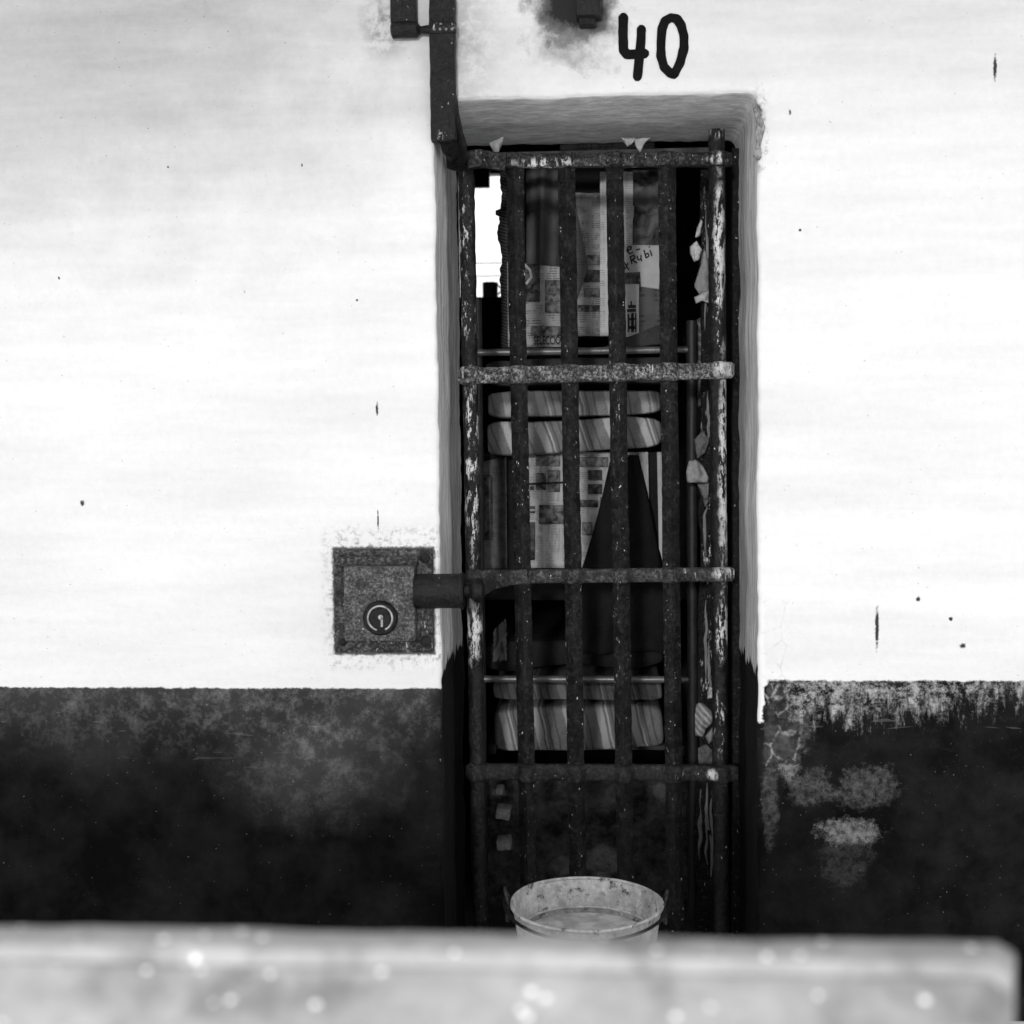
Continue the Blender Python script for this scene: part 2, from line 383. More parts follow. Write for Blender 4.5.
for i in range(NS+1):
    p, n = opening(i/NS); o = outer(i/NS, p, n); ring = []
    for (k, t) in tl:
        def lerp(t, y):
            return Vector((p[0]+(o[0]-p[0])*t, y, p[1]+(o[1]-p[1])*t))
        if k == 'b': q = lerp(t, TH)
        elif k == 'r': q = Vector((p[0], t, p[1]))
        elif k == 'e':
            a = PI/2*t; q = Vector((p[0]+n[0]*ER*(1-math.cos(a)), ER*(1-math.sin(a)), p[1]+n[1]*ER*(1-math.cos(a))))
        else:
            q = lerp(t, 0); q.x += n[0]*ER*(1-t); q.z += n[1]*ER*(1-t)
        if k in 're' or (k == 'f' and t < .03) or (k == 'b' and t < .05):
            w = .0045*nz(q.x*9, q.y*6, q.z*9)+.0022*nz(q.x*40, q.y*25+5, q.z*40)
            if n[1] > .5: w = w*.9+.002*nz(q.x*30, q.y*24, 7)
            q.x += n[0]*w; q.z += n[1]*w
            if k == 'e': q.y += .002*nz(q.x*50, 3, q.z*50)
        if q.z < 0: q.z = 0
        ring.append(wm.bm.verts.new(q))
    rows.append(ring)
for a, b in zip(rows, rows[1:]):
    for j in range(len(tl)-1): wm.bm.faces.new((a[j], b[j], b[j+1], a[j+1]))
struct(build('wall_front', wm, M['wall'], angle=60))

def slab(name, lo, hi, mat):
    b = MB(); b.box(lo, hi); return struct(build(name, b, mat, smooth=False))
slab('floor', (-3.2, -7, -.1), (3.0, 2.7, 0), M['floor'])
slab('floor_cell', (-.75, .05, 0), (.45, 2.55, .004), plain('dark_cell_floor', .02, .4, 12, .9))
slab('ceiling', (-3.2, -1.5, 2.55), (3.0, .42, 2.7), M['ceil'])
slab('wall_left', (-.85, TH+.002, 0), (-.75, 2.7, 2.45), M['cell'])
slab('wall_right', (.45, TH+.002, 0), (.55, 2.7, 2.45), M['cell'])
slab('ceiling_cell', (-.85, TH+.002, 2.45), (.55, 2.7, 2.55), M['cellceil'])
# back wall with a window hole
YB = 2.55
wa = at(455, 171, YB); wb = at(520, 297, YB)
b = MB()
b.box((-.75, YB, 0), (.45, YB+.12, wb.z)); b.box((-.75, YB, wa.z), (.45, YB+.12, 2.45))
b.box((-.75, YB, wb.z), (wa.x, YB+.12, wa.z)); b.box((wb.x, YB, wb.z), (.45, YB+.12, wa.z))
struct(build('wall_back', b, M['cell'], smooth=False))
win = thing('window_1', 'small bright barred window high in the far wall of the cell', 'window', ((wa.x+wb.x)/2, YB+.02, wb.z)); win['kind'] = 'structure'
b = MB(); t_ = .012
b.box((wa.x, YB+.01, wb.z), (wa.x+t_, YB+.05, wa.z)); b.box((wb.x-t_, YB+.01, wb.z), (wb.x, YB+.05, wa.z)); b.box((wa.x+t_, YB+.01, wa.z-t_), (wb.x-t_, YB+.05, wa.z)); b.box((wa.x+t_, YB+.01, wb.z), (wb.x-t_, YB+.05, wb.z+.004))
build('window_frame', b, M['iron'], win, smooth=False)
for v in (262, 275):
    z = at(490, v, YB).z; b = MB(); b.box((wa.x+t_, YB+.03, z-.0015), (wb.x-t_, YB+.034, z+.0015)); build('window_bar', b, M['rail'], win, smooth=False)
a = at(470, 162, YB-.05); c = at(489, 186, YB-.05)
b = MB(); b.box((a.x-.02, YB-.03, c.z), (c.x, YB-.004, a.z), .003)
build('shutter', b, M['wood_dark'], win)

# timber lining behind the gate on the right and left
b = MB(); x0 = at(731, 400, .36).x
b.sweep(resample([(x0+.018, .36, .004), (x0+.018, .36, at(730, 150, .36).z)], 90), rrect(.032, .03, .004), up=Vector((0, 1, 0)), jit=.003, seed=5)
struct(build('trim_1', b, M['board']))
b = MB(); b.box((XL+.01, .39, ZT-.045), (XR-.05, .42, ZT-.02), .004)
struct(build('trim_2', b, M['wood_dark']))

# ---------------------------------------------------------------- foreground parapet
def parapet():
    n = NT('pale_parapet_stone')
    a = n.noise(7, 5, .6, off=3); f = n.noise(70, 4, .6, off=4); sm = n.noise(16, 3, .6, st=(1.4, 1, .4), off=6)
    col = n.ramp(a, .3, .7, .24, .38); col = n.mul(col, n.ramp(f, .3, .7, .88, 1.1)); col = n.sub(col, n.mul(n.ramp(sm, .52, .68), .12))
    v = n.voro(62, off=2); g = n.mul(n.ramp(v, .13, .16, 1, 0), n.ramp(n.noise(22, 2, .5, off=12), .41, .46)); col = n.mix(g, col, .98)  # sparse white dots painted in for bright glints
    return n.done(col, n.mix(g, .7, .3), n.mix(g, .2, 1.0), bump=n.add(a, f), bd=.002)
M['parapet'] = parapet()
pz = at(512, 929, -D+.70)
YF = -D+.70; YN = -D+.36; ztop = pz.z
# rounded coping cross-section (y, z), lip along the far side
sec = [(YN, 0), (YN, ztop-.15), (YN+.012, ztop-.13)]
sec += [(YF-.10, ztop-.024), (YF-.044, ztop-.006), (YF-.041, ztop-.008), (YF-.037, ztop-.0075), (YF-.034, ztop-.001), (YF-.030, ztop), (YF-.006, ztop-.0005), (YF, ztop-.006), (YF, 0)]
pm = MB(); x0 = -1.6; xf = at(1016, 931, YF).x; q_ = at(984, 1024, -D+.50).x; xn = q_-(xf-q_)*(.50-.36)/(.70-.50)
rings = []
for i in range(161):
    f_ = (i/160)**.8; ring = []
    for j, (y, z) in enumerate(sec):
        dz = 0; X1 = xn+(xf-xn)*min(1, max(0, (y-YN)/(YF-YN))); x = x0+(X1-x0)*f_; e = max(0, (f_-.996)/.004)
        if z > .1: dz = .0022*nz(x*6, y*20, 2)+.0008*nz(x*40, y*60, 5)
        ring.append(pm.bm.verts.new((x, y, z+dz-(.006*e*e if z > .1 else 0))))
    rings.append(ring)
for a, b in zip(rings, rings[1:]):
    for j in range(len(sec)-1): pm.bm.faces.new((a[j], b[j], b[j+1], a[j+1]))
pm.bm.faces.new(rings[0]); pm.bm.faces.new(rings[-1][::-1])
struct(build('wall_parapet', pm, M['parapet'], angle=50))

# ---------------------------------------------------------------- painted 40
zero = thing('painted_number', 'hand-painted black number 40 on the white wall above the door', 'number', at(652, 80, 0))
def stroke(name, pts, w, close=False):
    P = [at(u, v, -.0015) for u, v in pts]; 
    if close: P.append(P[0])
    P = resample(P, 14*len(P)); b = MB()
    sec_ = [(w*math.cos(a), .0012*math.sin(a)) for a in [2*PI*k/8 for k in range(8)]]
    rings = []
    for i, p in enumerate(P):
        if close: t = (P[(i+1) % (len(P)-1)]-P[(i-1) % (len(P)-1)])
        else: t = P[min(i+1, len(P)-1)]-P[max(i-1, 0)]
        t.normalize(); side = Vector((t.z, 0, -t.x))
        k = 1+.10*nz(p.x*60, p.z*60, 3)
        if not close:
            d = min((p-P[0]).length, (p-P[-1]).length); k *= math.sqrt(max(0.15, min(1, (d/w+.0)*(2-d/w)))) if d < w else 1
        rings.append([b.bm.verts.new(p+side*a*k+Vector((0, c_, 0))) for a, c_ in sec_])
    nn = len(rings)-1
    for i in range(nn):
        q = rings[0] if (close and i == nn-1) else rings[i+1]
        for k in range(8): b.bm.faces.new((rings[i][k], q[k], q[(k+1) % 8], rings[i][(k+1) % 8]))
    if not close: b.bm.faces.new(rings[0]); b.bm.faces.new(rings[-1][::-1])
    return b
b = stroke('', [(623.5, 13), (623, 32), (623.5, 50), (627, 54.5), (640, 54), (649, 53)], .0095)
b2 = stroke('', [(641.5, 25), (641, 40), (639.5, 56), (637, 81)], .0092)
b2.bm.verts.ensure_lookup_table()
t = bmesh.new()
b.merge(b2.bm.copy()); b2.bm.free()
build('digit_four', b, M['black_paint'], zero)
b = stroke('', [(671, 17.5), (677, 19), (681, 25), (684, 36), (684, 48), (680, 63), (674, 74.5), (670, 73), (664, 67), (661, 56), (661, 42), (662, 29), (665, 21)], .0090, True)
build('digit_zero', b, M['black_paint'], zero)

# ---------------------------------------------------------------- iron strap running down into the recess
strap = thing('iron_strap', 'long black flat iron strap running down the wall at the door\'s upper left', 'strap', at(443, 150, 0))
b = MB()
pa = [at(442, -70, -.022), at(442.5, 0, -.022), at(443, 60, -.022), at(443.5, 100, -.022), at(444, 141, -.022)]
b.sweep(resample(pa, 60), rrect(.050, .030, .004), up=Vector((0, -1, 0)), jit=.0012, scale=lambda t: (1, 1))
build('flat_bar', b, M['iron_strap'], strap)
b = MB(); b.sweep(resample([at(447, 138, -.010), at(450, 147, .02), at(453, 151, .04), at(455, 155, .075)], 20), rrect(.034, .026, .005), up=Vector((0, -1, 0)), jit=.002)
build('tail', b, M['iron_strap'], strap)
b = MB(); p = at(443, 29, -.026)
b.box(p-Vector((.027, .014, .012)), p+Vector((.027, .0, .012)), .004)
build('collar', b, M['iron_strap'], strap)
for du in (-9, -3, 3, 9):
    b = MB(); q = at(443+du, 29, -.041); b.lathe([(.0002, -.003), (.0025, -.001), (.003, .002)], 10, 'Y', q); build('rivet', b, M['brass'], strap)
# tapering web on the right side
b = MB()
pts = [at(455, 95, -.01), at(457, 120, .0), at(460, 141, .04), at(462, 153, .08)]
b.sweep(resample(pts, 16), rrect(.012, .03, .003), up=Vector((0, -1, 0)), scale=lambda t: (.5+t, 1+.6*t))
build('web', b, M['iron_strap'], strap)

hb = thing('hinge_block', 'black iron block with rolled end beside the top of the long strap', 'bracket', at(407, 37, 0))
b = MB(); a = at(391.5, -40, 0); c = at(418, 27, 0)
b.box((a.x, -.028, c.z), (c.x, -.001, a.z), .003); build('plate', b, M['iron_strap'], hb)
b = MB(); r0 = at(391, 30, -.018); r1 = at(419, 30, -.018)
b.lathe([(.010, 0), (.0165, .003), (.0165, r1.x-r0.x-.003), (.010, r1.x-r0.x)], 28, 'X', r0)
build('rolled_end', b, M['iron_strap'], hb)
b = MB(); r2 = at(429, 31, -.018); b.lathe([(.010, 0), (.007, .004), (.009, r2.x-r1.x)], 20, 'X', r1); build('pin', b, M['iron_strap'], hb)

ib = thing('iron_bracket', 'black iron bracket end in the soot stain above the doorway', 'bracket', at(587, 27, 0))
b = MB(); a = at(576, -40, 0); c = at(601, 22, 0); b.box((a.x, -.045, c.z), (c.x, -.001, a.z), .004); build('block', b, M['bolt'], ib)
b = MB(); a = at(579, 20, 0); c = at(596, 29, 0); b.box((a.x, -.03, c.z), (c.x, -.001, a.z), .004); build('toe', b, M['iron_strap'], ib)

# ---------------------------------------------------------------- lock
lock = thing('door_lock', 'big square iron lock box set in the wall left of the gate', 'lock', at(385, 652, 0))
b = MB(); a = at(334, 549, 0); c = at(434, 652, 0)
b.box((a.x, -.010, c.z), (c.x, .004, a.z), .003); build('back_plate', b, M['lock'], lock)
b = MB(); a2 = at(345, 566, -.03); c2 = at(416, 640, -.03); b.box((a2.x, -.045, c2.z), (c2.x, -.008, a2.z), .0025); build('lock_case', b, M['lock_case'], lock)
b = MB(); p0 = at(339, 562, -.012); p1 = at(418, 561, -.012)
b.sweep([p0, p1], rrect(.022, .022, .009, 4), up=Vector((0, 0, 1))); build('top_flange', b, M['lock'], lock)
kc = at(380.5, 618, -.045)
b = MB(); b.lathe([(.036, .001), (.035, -.001), (.031, -.005), (.022, -.005)], 40, 'Y', kc, cap=True); build('cylinder_collar', b, M['bolt'], lock)
b = MB()
b.grid(lambda u, v: Vector((kc.x, kc.y-.005, kc.z))+Vector(((.0245+.0022*math.cos(2*PI*v))*math.cos(-1.15+5.6*u), .0022*math.sin(2*PI*v), (.0245+.0022*math.cos(2*PI*v))*math.sin(-1.15+5.6*u))), 48, 10, False, True)
build('ring', b, M['brass'], lock)
b = MB(); b.lathe([(.0215, -.003), (.020, -.0060)], 30, 'Y', kc); build('cylinder', b, M['bolt'], lock)
b = MB(); q = kc+Vector((-.001, -.0066, -.002)); b.lathe([(.0052, .001), (.0050, -.0012)], 9, 'Y', q+Vector((0.0025, 0, .0045))); b.box(q+Vector((.0025, -.0012, -.015)), q+Vector((.0070, .001, .003))); build('keyhole', b, M['brass'], lock, smooth=False)
b = MB(); b.box(q+Vector((-.0035, -.0014, -.024)), q+Vector((.0022, .001, -.0005))); build('key_slot', b, M['hole'], lock, smooth=False)
for (u, v, r) in ((342.5, 559.5, .0095), (425, 558, .0105), (343, 642, .008), (426, 641, .0115)):
    b = MB(); q = at(u, v, -.010); b.lathe([(r, .001), (r*.95, -.003), (r*.6, -.005), (r*.15, -.0055)], 20, 'Y', q); build('bolt_head', b, M['bolt'], lock)
b = MB(); b0 = at(415, 591, -.028); b1 = at(463, 590.5, -.028); L = b1.x-b0.x
b.lathe([(.034, 0), (.0345, .003), (.0345, L*.93), (.0365, L*.95), (.037, L), (.034, L+.003), (.016, L+.004)], 40, 'X', b0)
build('bolt_barrel', b, M['bolt'], lock)
b = MB(); L2 = at(485, 590, -.028).x-b1.x
b.lathe([(.013, 0), (.013, L2*.3), (.020, L2*.42), (.0245, L2*.55), (.0255, L2*.7), (.022, L2*.9), (.010, L2)], 32, 'X', b1)
build('bolt_knob', b, M['bolt'], lock)

# ---------------------------------------------------------------- the gate
GY = .20
gate = thing('cell_gate', 'black barred iron cell gate with chipped paint, under number 40', 'gate', (at(597, 700, GY).x, GY, 0))
tops = [(466, 158), (514.5, 164), (566.5, 164), (614.5, 166), (666.5, 162), (716.5, 130)]
bots = [(480.5, 925), (529.5, 925), (578.5, 925), (626.5, 925), (675.5, 925), (721.5, 925)]
barX = []
for i, (t, bt) in enumerate(zip(tops, bots)):
    A = at(*t, GY); B = at(*bt, GY); Zt = A.z
    slope = (A.x-B.x)/(A.z-B.z); fx = lambda z, B=B, s=slope: B.x+(z-B.z)*s
    barX.append(fx)
    P = [Vector((fx(z)+.0012*nz(z*5, i), GY, z)) for z in [Zt*k/170 for k in range(171)]]
    b = MB()
    if i in (0, 5): s_ = circ(.0172, 14)
    else:
        s_ = []
        w = .0185
        for k in range(4):
            a = PI/2*k; cx, cy = math.cos(a)*w, math.sin(a)*w*.9
            tx, ty = -math.sin(a), math.cos(a)
            s_ += [(cx-math.cos(a)*.0012-tx*.0018, cy-math.sin(a)*.0012-ty*.0018), (cx, cy), (cx-math.cos(a)*.0012+tx*.0018, cy-math.sin(a)*.0012+ty*.0018)]
    b.sweep(P, s_, up=Vector((0, -1, 0)), jit=.0014, seed=i*7)
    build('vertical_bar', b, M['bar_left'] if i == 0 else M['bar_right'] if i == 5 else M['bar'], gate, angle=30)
cross = [((470, 161.5), (732, 159.5), 'cross_top', .0145), ((458, 376), (734, 370.5), 'cross_hi', .0175), ((466, 577), (734, 574), 'cross_mid', .015), ((466, 771.5), (738, 773), 'cross_low', .0175)]
for ci, (l, r_, mt, hh) in enumerate(cross):
    A = at(*l, GY); B = at(*r_, GY); P = [A.lerp(B, k/160) for k in range(161)]
    b = MB(); bulges = [fx((A.z+B.z)/2) for fx in barX]
    base = [(a_/.018, c_/.018) for a_, c_ in rrect(.036, .036, .007, 3)]
    rings = []
    for k, p in enumerate(P):
        g = max(math.exp(-((p.x-bx)/.017)**4) for bx in bulges)
        e = min(k, 160-k)/2.0; ec = 1 if e > 1 else .75+.25*e
        hz = hh*(1+.14*g)*ec; hy = (.010+.0165*g)*ec
        ring = []
        for (cy, cz) in base:
            q = Vector((p.x, p.y+cy*hy, p.z+cz*hz)); w = .0014*nz(q.x*45+ci*9, q.y*45, q.z*45)
            ring.append(b.bm.verts.new(q+Vector((0, cy, cz)).normalized()*w))
        rings.append(ring)
    nn = len(base)
    for i in range(160):
        for k in range(nn): b.bm.faces.new((rings[i][k], rings[i+1][k], rings[i+1][(k+1) % nn], rings[i][(k+1) % nn]))
    b.bm.faces.new(rings[0]); b.bm.faces.new(rings[-1][::-1])
    build('crossbar', b, M[mt], gate, angle=50)
b = MB()
b.sweep(resample([at(527, 576, GY-.028), at(508, 578, GY-.035), at(492, 582, .12), at(482, 588, .045)], 24), rrect(.014, .032, .004), up=Vector((0, 0, 1)), jit=.001)
build('hasp', b, M['cross_mid'], gate)
b = MB()
b.sweep(resample([at(505, 163, GY-.026), at(490, 160, GY-.035), at(478, 158, .13), at(466, 160, .12)], 24), rrect(.014, .036, .004), up=Vector((0, 0, 1)), jit=.001)
build('top_hasp', b, M['cross_top'], gate)
b = MB(); q = at(459, 160, .15); q.z -= .02
b.lathe([(.016, 0), (.026, .004), (.027, .028), (.018, .034)], 20, 'Z', q); build('pivot_knuckle', b, M['iron_strap'], gate)

# ---------------------------------------------------------------- bucket
def zinc(name, lo, hi, seed):
    n = NT(name); a = n.noise(26, 6, .7, off=seed); f = n.noise(90, 5, .7, off=seed+1); s2 = n.noise(40, 5, .7, st=(1, 1, .3), off=seed+2)
    col = n.ramp(a, .32, .68, lo, hi); col = n.mul(col, n.ramp(f, .3, .7, .75, 1.2))
    spl = n.ramp(s2, .62, .65); col = n.mix(spl, col, .62)
    rs = n.ramp(n.noise(38, 6, .8, off=seed+6), .56, .64); col = n.mix(rs, col, .06)
    return n.done(col, .6, .4, .25, bump=f, bd=.001)
M['ear'] = iron('rusty_ear', base=.05, mottled=.2, seed=71)
M['zinc'] = zinc('stained_zinc', .30, .72, 3)
n = NT('murky_water'); a = n.noise(30, 3); M['water'] = n.done(n.ramp(a, .4, .6, .35, .62), .35, .6, bump=a, bd=.0006)
rim = at(586, 898, -.16); rr = .1435
BX = rim.x; BY = -.16; BZ = rim.z; bh = BZ
bucket = thing('bucket', 'dented zinc bucket standing on the floor in front of the barred gate', 'bucket', (BX, BY, 0))
def bp(r, z): return (r, z)
wt = .0018; rb = .100
b = MB()
prof = [(.004, .012), (rb-.004, .012), (rb, 0.0), (rb+.003, 0), (rb+(rr-rb)*.12, .03), (rb+(rr-rb)*.9, bh-.03), (rr, bh-.012)]
prof += [(rr-.002, bh-.012), (rb+(rr-rb)*.9-.002, bh-.03), (rb+(rr-rb)*.55-.002, bh*.52), (rb+(rr-rb)*.12-.002, .03), (rb-.004, .016), (.004, .016)]
def wob(b_):
    for v in b_.bm.verts:
        dx, dy = v.co.x-BX, v.co.y-BY; r = math.hypot(dx, dy); a = math.atan2(dy, dx)
        k = 1+.008*math.sin(3*a+1)+.006*math.cos(5*a)*min(1, v.co.z/bh)
        v.co.x = BX+dx*k; v.co.y = BY+dy*k
b.lathe(prof, 72, 'Z', (BX, BY, 0)); wob(b)
build('body', b, M['zinc'], bucket, angle=50)
b = MB()
b.grid(lambda u, v: Vector((BX+(rr+.0034*math.cos(2*PI*v))*math.cos(2*PI*u), BY+(rr+.0034*math.cos(2*PI*v))*math.sin(2*PI*u), bh-.010+.0034*math.sin(2*PI*v))), 72, 10, True, True); wob(b)
build('rim', b, M['zinc'], bucket)
zw = bh-.075; rw = rb+(rr-rb)*.62-.003
b = MB(); b.lathe([(.002, zw+.0), (.05, zw), (rw-.02, zw), (rw, zw+.001)], 60, 'Z', (BX, BY, 0), cap=False); wob(b)
build('water', b, M['water'], bucket)
b = MB(); b.grid(lambda u, v: Vector((BX+(rw+.002+.0022*math.cos(2*PI*v))*math.cos(2*PI*u), BY+(rw+.002+.0022*math.cos(2*PI*v))*math.sin(2*PI*u), zw+.012+.0022*math.sin(2*PI*v))), 60, 8, True, True); wob(b)
build('seam_ring', b, M['zinc'], bucket)
for s in (-1, 1):
    b = MB(); ex = BX+s*(rr+.006)
    P = [Vector((ex+s*.010*math.sin(a)*.6, BY+.013*math.cos(a), bh-.002+.020*math.sin(a))) for a in [2*PI*k/20 for k in range(20)]]
    b.sweep(P+[P[0]], circ(.0022, 8), cap=False, up=Vector((s, 0, .01))); b.box((ex-.004, BY-.014, bh-.045), (ex+.004, BY+.014, bh-.010), .003)
    build('ear', b, M['ear'], bucket)
b = MB(); P = []
for k in range(61):
    a = PI*k/60; rx = rr+.012; x = BX-rx*math.cos(a); yy = -math.sin(a)
    P.append(Vector((x, BY+yy*(rr+.010), bh-.004-.020*math.sin(a)**.8)))
b.sweep(P, circ(.0032, 8)); build('handle', b, M['bolt'], bucket)

# ---------------------------------------------------------------- bunk bed and bedding
BYF = .56            # plane of the bed's foot end
def wp(u, v, Y=BYF): return at(u, v, Y)
bx0 = wp(478, 400).x; bx1 = wp(691, 400).x
bunk = thing('bunk_bed', 'dark steel two-tier bunk bed inside the cell behind the gate', 'bed', ((bx0+bx1)/2, BYF, 0))
for (x, y, zt) in ((bx0, BYF-.01, wp(478, 300).z), (bx1, BYF-.03, wp(691, 322).z), (bx0, 2.24, 1.5), (bx1, 2.24, 1.5)):
    b = MB(); b.sweep([(x, y, 0), (x, y, zt*.5), (x, y, zt)], circ(.013, 16), up=Vector((0, 1, 0))); build('post', b, M['bedpost'], bunk)
for v in (352, 677):
    z = wp(580, v).z
    b = MB(); b.sweep([(bx0, BYF-.03, z), (bx1, BYF-.03, z)], circ(.0085, 14)); build('end_rail', b, M['rail'], bunk)
for v in (459, 757):
    z = wp(580, v).z-.012
    for x in (bx0+.012, bx1-.012):
        b = MB(); b.box((x-.01, BYF+.15, z-.02), (x+.01, 2.22, z+.006), .002); build('side_rail', b, M['bedpost'], bunk)
    b = MB(); b.box((bx0+.025, BYF+.15, z-.006), (bx1-.025, 2.22, z+.006), .002); build('bed_board', b, M['wood_dark'], bunk)

def bedding(name, uvs, Y0, Y1, mat, label, cat, pz=.12, seed=0, amp=.006, group=None):
    """soft rounded slab whose front outline is given by left/right u and top/bottom v (4 corners)"""
    (u0, v0), (u1, v1), (u2, v2), (u3, v3) = uvs      # TL TR BR BL
    TL, TR, BR, BL = [at(u, v, Y0) for u, v in uvs]
    def f(s, t):
        # s round the section, t along depth
        a = 2*PI*s; c, d = math.cos(a), math.sin(a)
        sx = math.copysign(abs(c)**.22, c)*.5+.5; sz = math.copysign(abs(d)**.30, d)*.5+.5
        top = TL.lerp(TR, sx); bot = BL.lerp(BR, sx); p = bot.lerp(top, sz)
        e = min(t/.10, 1); k = math.sqrt(max(0, 1-(1-e)**2)); cc = (TL+TR+BR+BL)/4
        k = .0+1*k if t > 0 else 0
        kx = 1-(1-k)*.04; kz = 1-(1-k)*pz
        q = Vector((cc.x+(p.x-cc.x)*kx, Y0+(Y1-Y0)*t**1.6, cc.z+(p.z-cc.z)*kz))
        w = amp*nz(q.x*9+seed, q.y*6, q.z*14)+amp*.5*nz(q.x*26+seed, q.y*10, q.z*20)
        q.z += w; q.y += w*1.2*(1-t)
        return q
    b = MB(); vs = b.grid(f, 72, 26, True)
    b.bm.faces.new([r_[0] for r_ in vs]); b.bm.faces.new([r_[-1] for r_ in vs][::-1])
    fr = [fc for fc in b.bm.faces if len(fc.verts) > 10][:1]
    o = build(name, b, mat, angle=70)
    return tag(o, label, cat, group)
M['str1'] = cloth('striped_ticking', .20, 1, (.083, .35, .12, .46))
M['str2'] = cloth('striped_ticking_pale', .25, 6, (.083, .2, .15, .42))
M['str3'] = cloth('striped_ticking_lower', .15, 11, (.080, .22, .09, .36))
M['str4'] = cloth('striped_blanket_dim', .08, 13, (.080, .22, .05, .15)); M['dk'] = cloth('dark_blanket', .02, 3); M['dk2'] = cloth('dark_grey_blanket', .045, 4); M['gy'] = cloth('grey_cloth', .14, 5); M['lt'] = cloth('pale_rag', .30, 8)
bedding('striped_mattress', ((486, 422), (661, 416), (663, 447), (487, 457)), BYF, 2.2, M['str1'], 'striped grey mattress on the upper bunk, beneath a paler folded one', 'mattress', seed=2)
bedding('folded_mattress', ((487, 391), (661, 389), (661, 413), (487, 419)), BYF+.005, 2.1, M['str2'], 'thin pale striped mattress lying on top of the upper bunk\'s thicker one', 'mattress', seed=9)
bedding('dark_blanket', ((484, 360), (676, 356), (672, 383), (486, 386)), BYF+.03, 2.0, M['dk2'], 'plain dark blanket on the upper bunk just below the steel rail', 'blanket', seed=5)
bedding('striped_mattress', ((493, 708), (662, 707), (665, 748), (495, 754)), BYF, 2.2, M['str3'], 'striped mattress on the lower bunk seen end-on near the floor', 'mattress', seed=12)
bedding('striped_blanket', ((492, 684), (662, 684), (663, 700), (493, 701)), BYF+.01, 2.1, M['str4'], 'dim striped blanket folded on the lower bunk under its steel rail', 'blanket', seed=15)
bedding('dark_clothes_pile', ((484, 644), (664, 636), (664, 668), (484, 668)), BYF+.10, 1.6, M['dk'], 'pile of dark folded clothes above the lower bunk\'s steel rail', 'clothes', seed=19, amp=.012)
bedding('blanket_roll', ((600, 347), (664, 322), (664, 345), (600, 350)), BYF-.01, BYF+.065, M['dk2'], 'dark blanket sloping up to the right on top of the upper rail', 'blanket', seed=23, amp=.006)
bedding('striped_bundle', ((690, 322), (709, 312), (712, 366), (697, 368)), BYF+.02, .9, cloth('bundle_cloth', .10, 14, (.05, 2.2, .03, .22)), 'grey striped cloth bundle squeezed between bed post and right bar', 'bundle', seed=31, amp=.004)
bedding('cloth_pad', ((692, 380), (707, 380), (706, 402), (692, 410)), BYF+.02, .8, M['gy'], 'round grey cloth pad beside the bed post below the second crossbar', 'pad', seed=33, amp=.004)

# ---------------------------------------------------------------- newspapers and hangings
def sheet(name, uv, Y, mat, label=None, cat=None, parent=None, wav=.004, seed=0, nu=24, nv=24, edge=0., fold=None, group=None, solid=.0006, top=None):
    TL, TR, BR, BL = [at(u, v, Y) for u, v in uv]
    def f(s, t):
        p = TL.lerp(TR, s).lerp(BL.lerp(BR, s), t)
        p.y += wav*nz(s*3+seed, t*3, seed)*2
        if fold: p.y += fold(s, t)
        if edge and (s in (0, 1) or t in (0, 1)): p.x += edge*nz(t*14+seed, s*9); p.z += edge*nz(s*14+seed, t*7, 3)
        return p
    b = MB(); b.grid(f, nu, nv); o = build(name, b, mat, parent, angle=0, solid=solid)
    if label: tag(o, label, cat, group)
    return o
NY = BYF+.08
def rectuv(u0, v0, u1, v1): return ((u0, v0), (u1, v0), (u1, v1), (u0, v1))
def picpart(par, u0, v0, u1, v1, Y, mat, name='picture'):
    return sheet(name, rectuv(u0, v0, u1, v1), Y, mat, parent=par, wav=0, nu=4, nv=4)
def text(par, s, u, v, h_px, Y, mat, name='headline', wx=1.0):
    cu = bpy.data.curves.new(name, 'FONT'); cu.body = s; cu.size = 1; cu.extrude = 0; cu.offset = .02
    o = bpy.data.objects.new(name, cu); C.objects.link(o); bpy.context.view_layer.update()
    me = bpy.data.meshes.new_from_object(o); bpy.data.objects.remove(o)
    p = at(u, v, Y); k = h_px*(D+Y)/F/.7
    b = MB(); b.bm.free(); b.bm = bmesh.new(); b.bm.from_mesh(me)
    for q in b.bm.verts: q.co = Vector((p.x+q.co.x*k*wx, Y, p.z+q.co.y*k))
    r = bmesh.ops.extrude_face_region(b.bm, geom=b.bm.faces[:])
    for q in r['geom']:
        if isinstance(q, bmesh.types.BMVert): q.co.y += .0006
    return build(name, b, mat, par, smooth=False)
PH = [picture('halftone_picture', .015, .10, 3), picture('halftone_picture_grey', .03, .20, 8, 60), picture('halftone_picture_pale', .08, .28, 12, 80)]
ink = plain('printing_ink', .02, .2)
P1 = paper('newsprint', .34, 1); P2 = paper('newsprint_column', .30, 4, 420, 26); P3 = paper('newsprint_bright', .48, 7, 380, 22, .4)
P4 = paper('newsprint_small_type', .42, 9, 520, 24, .5, .42); PB = paper('blank_paper', .42, 12, 300, 5, .05); PD = paper('shaded_paper', .09, 15, 300, 9, .3)
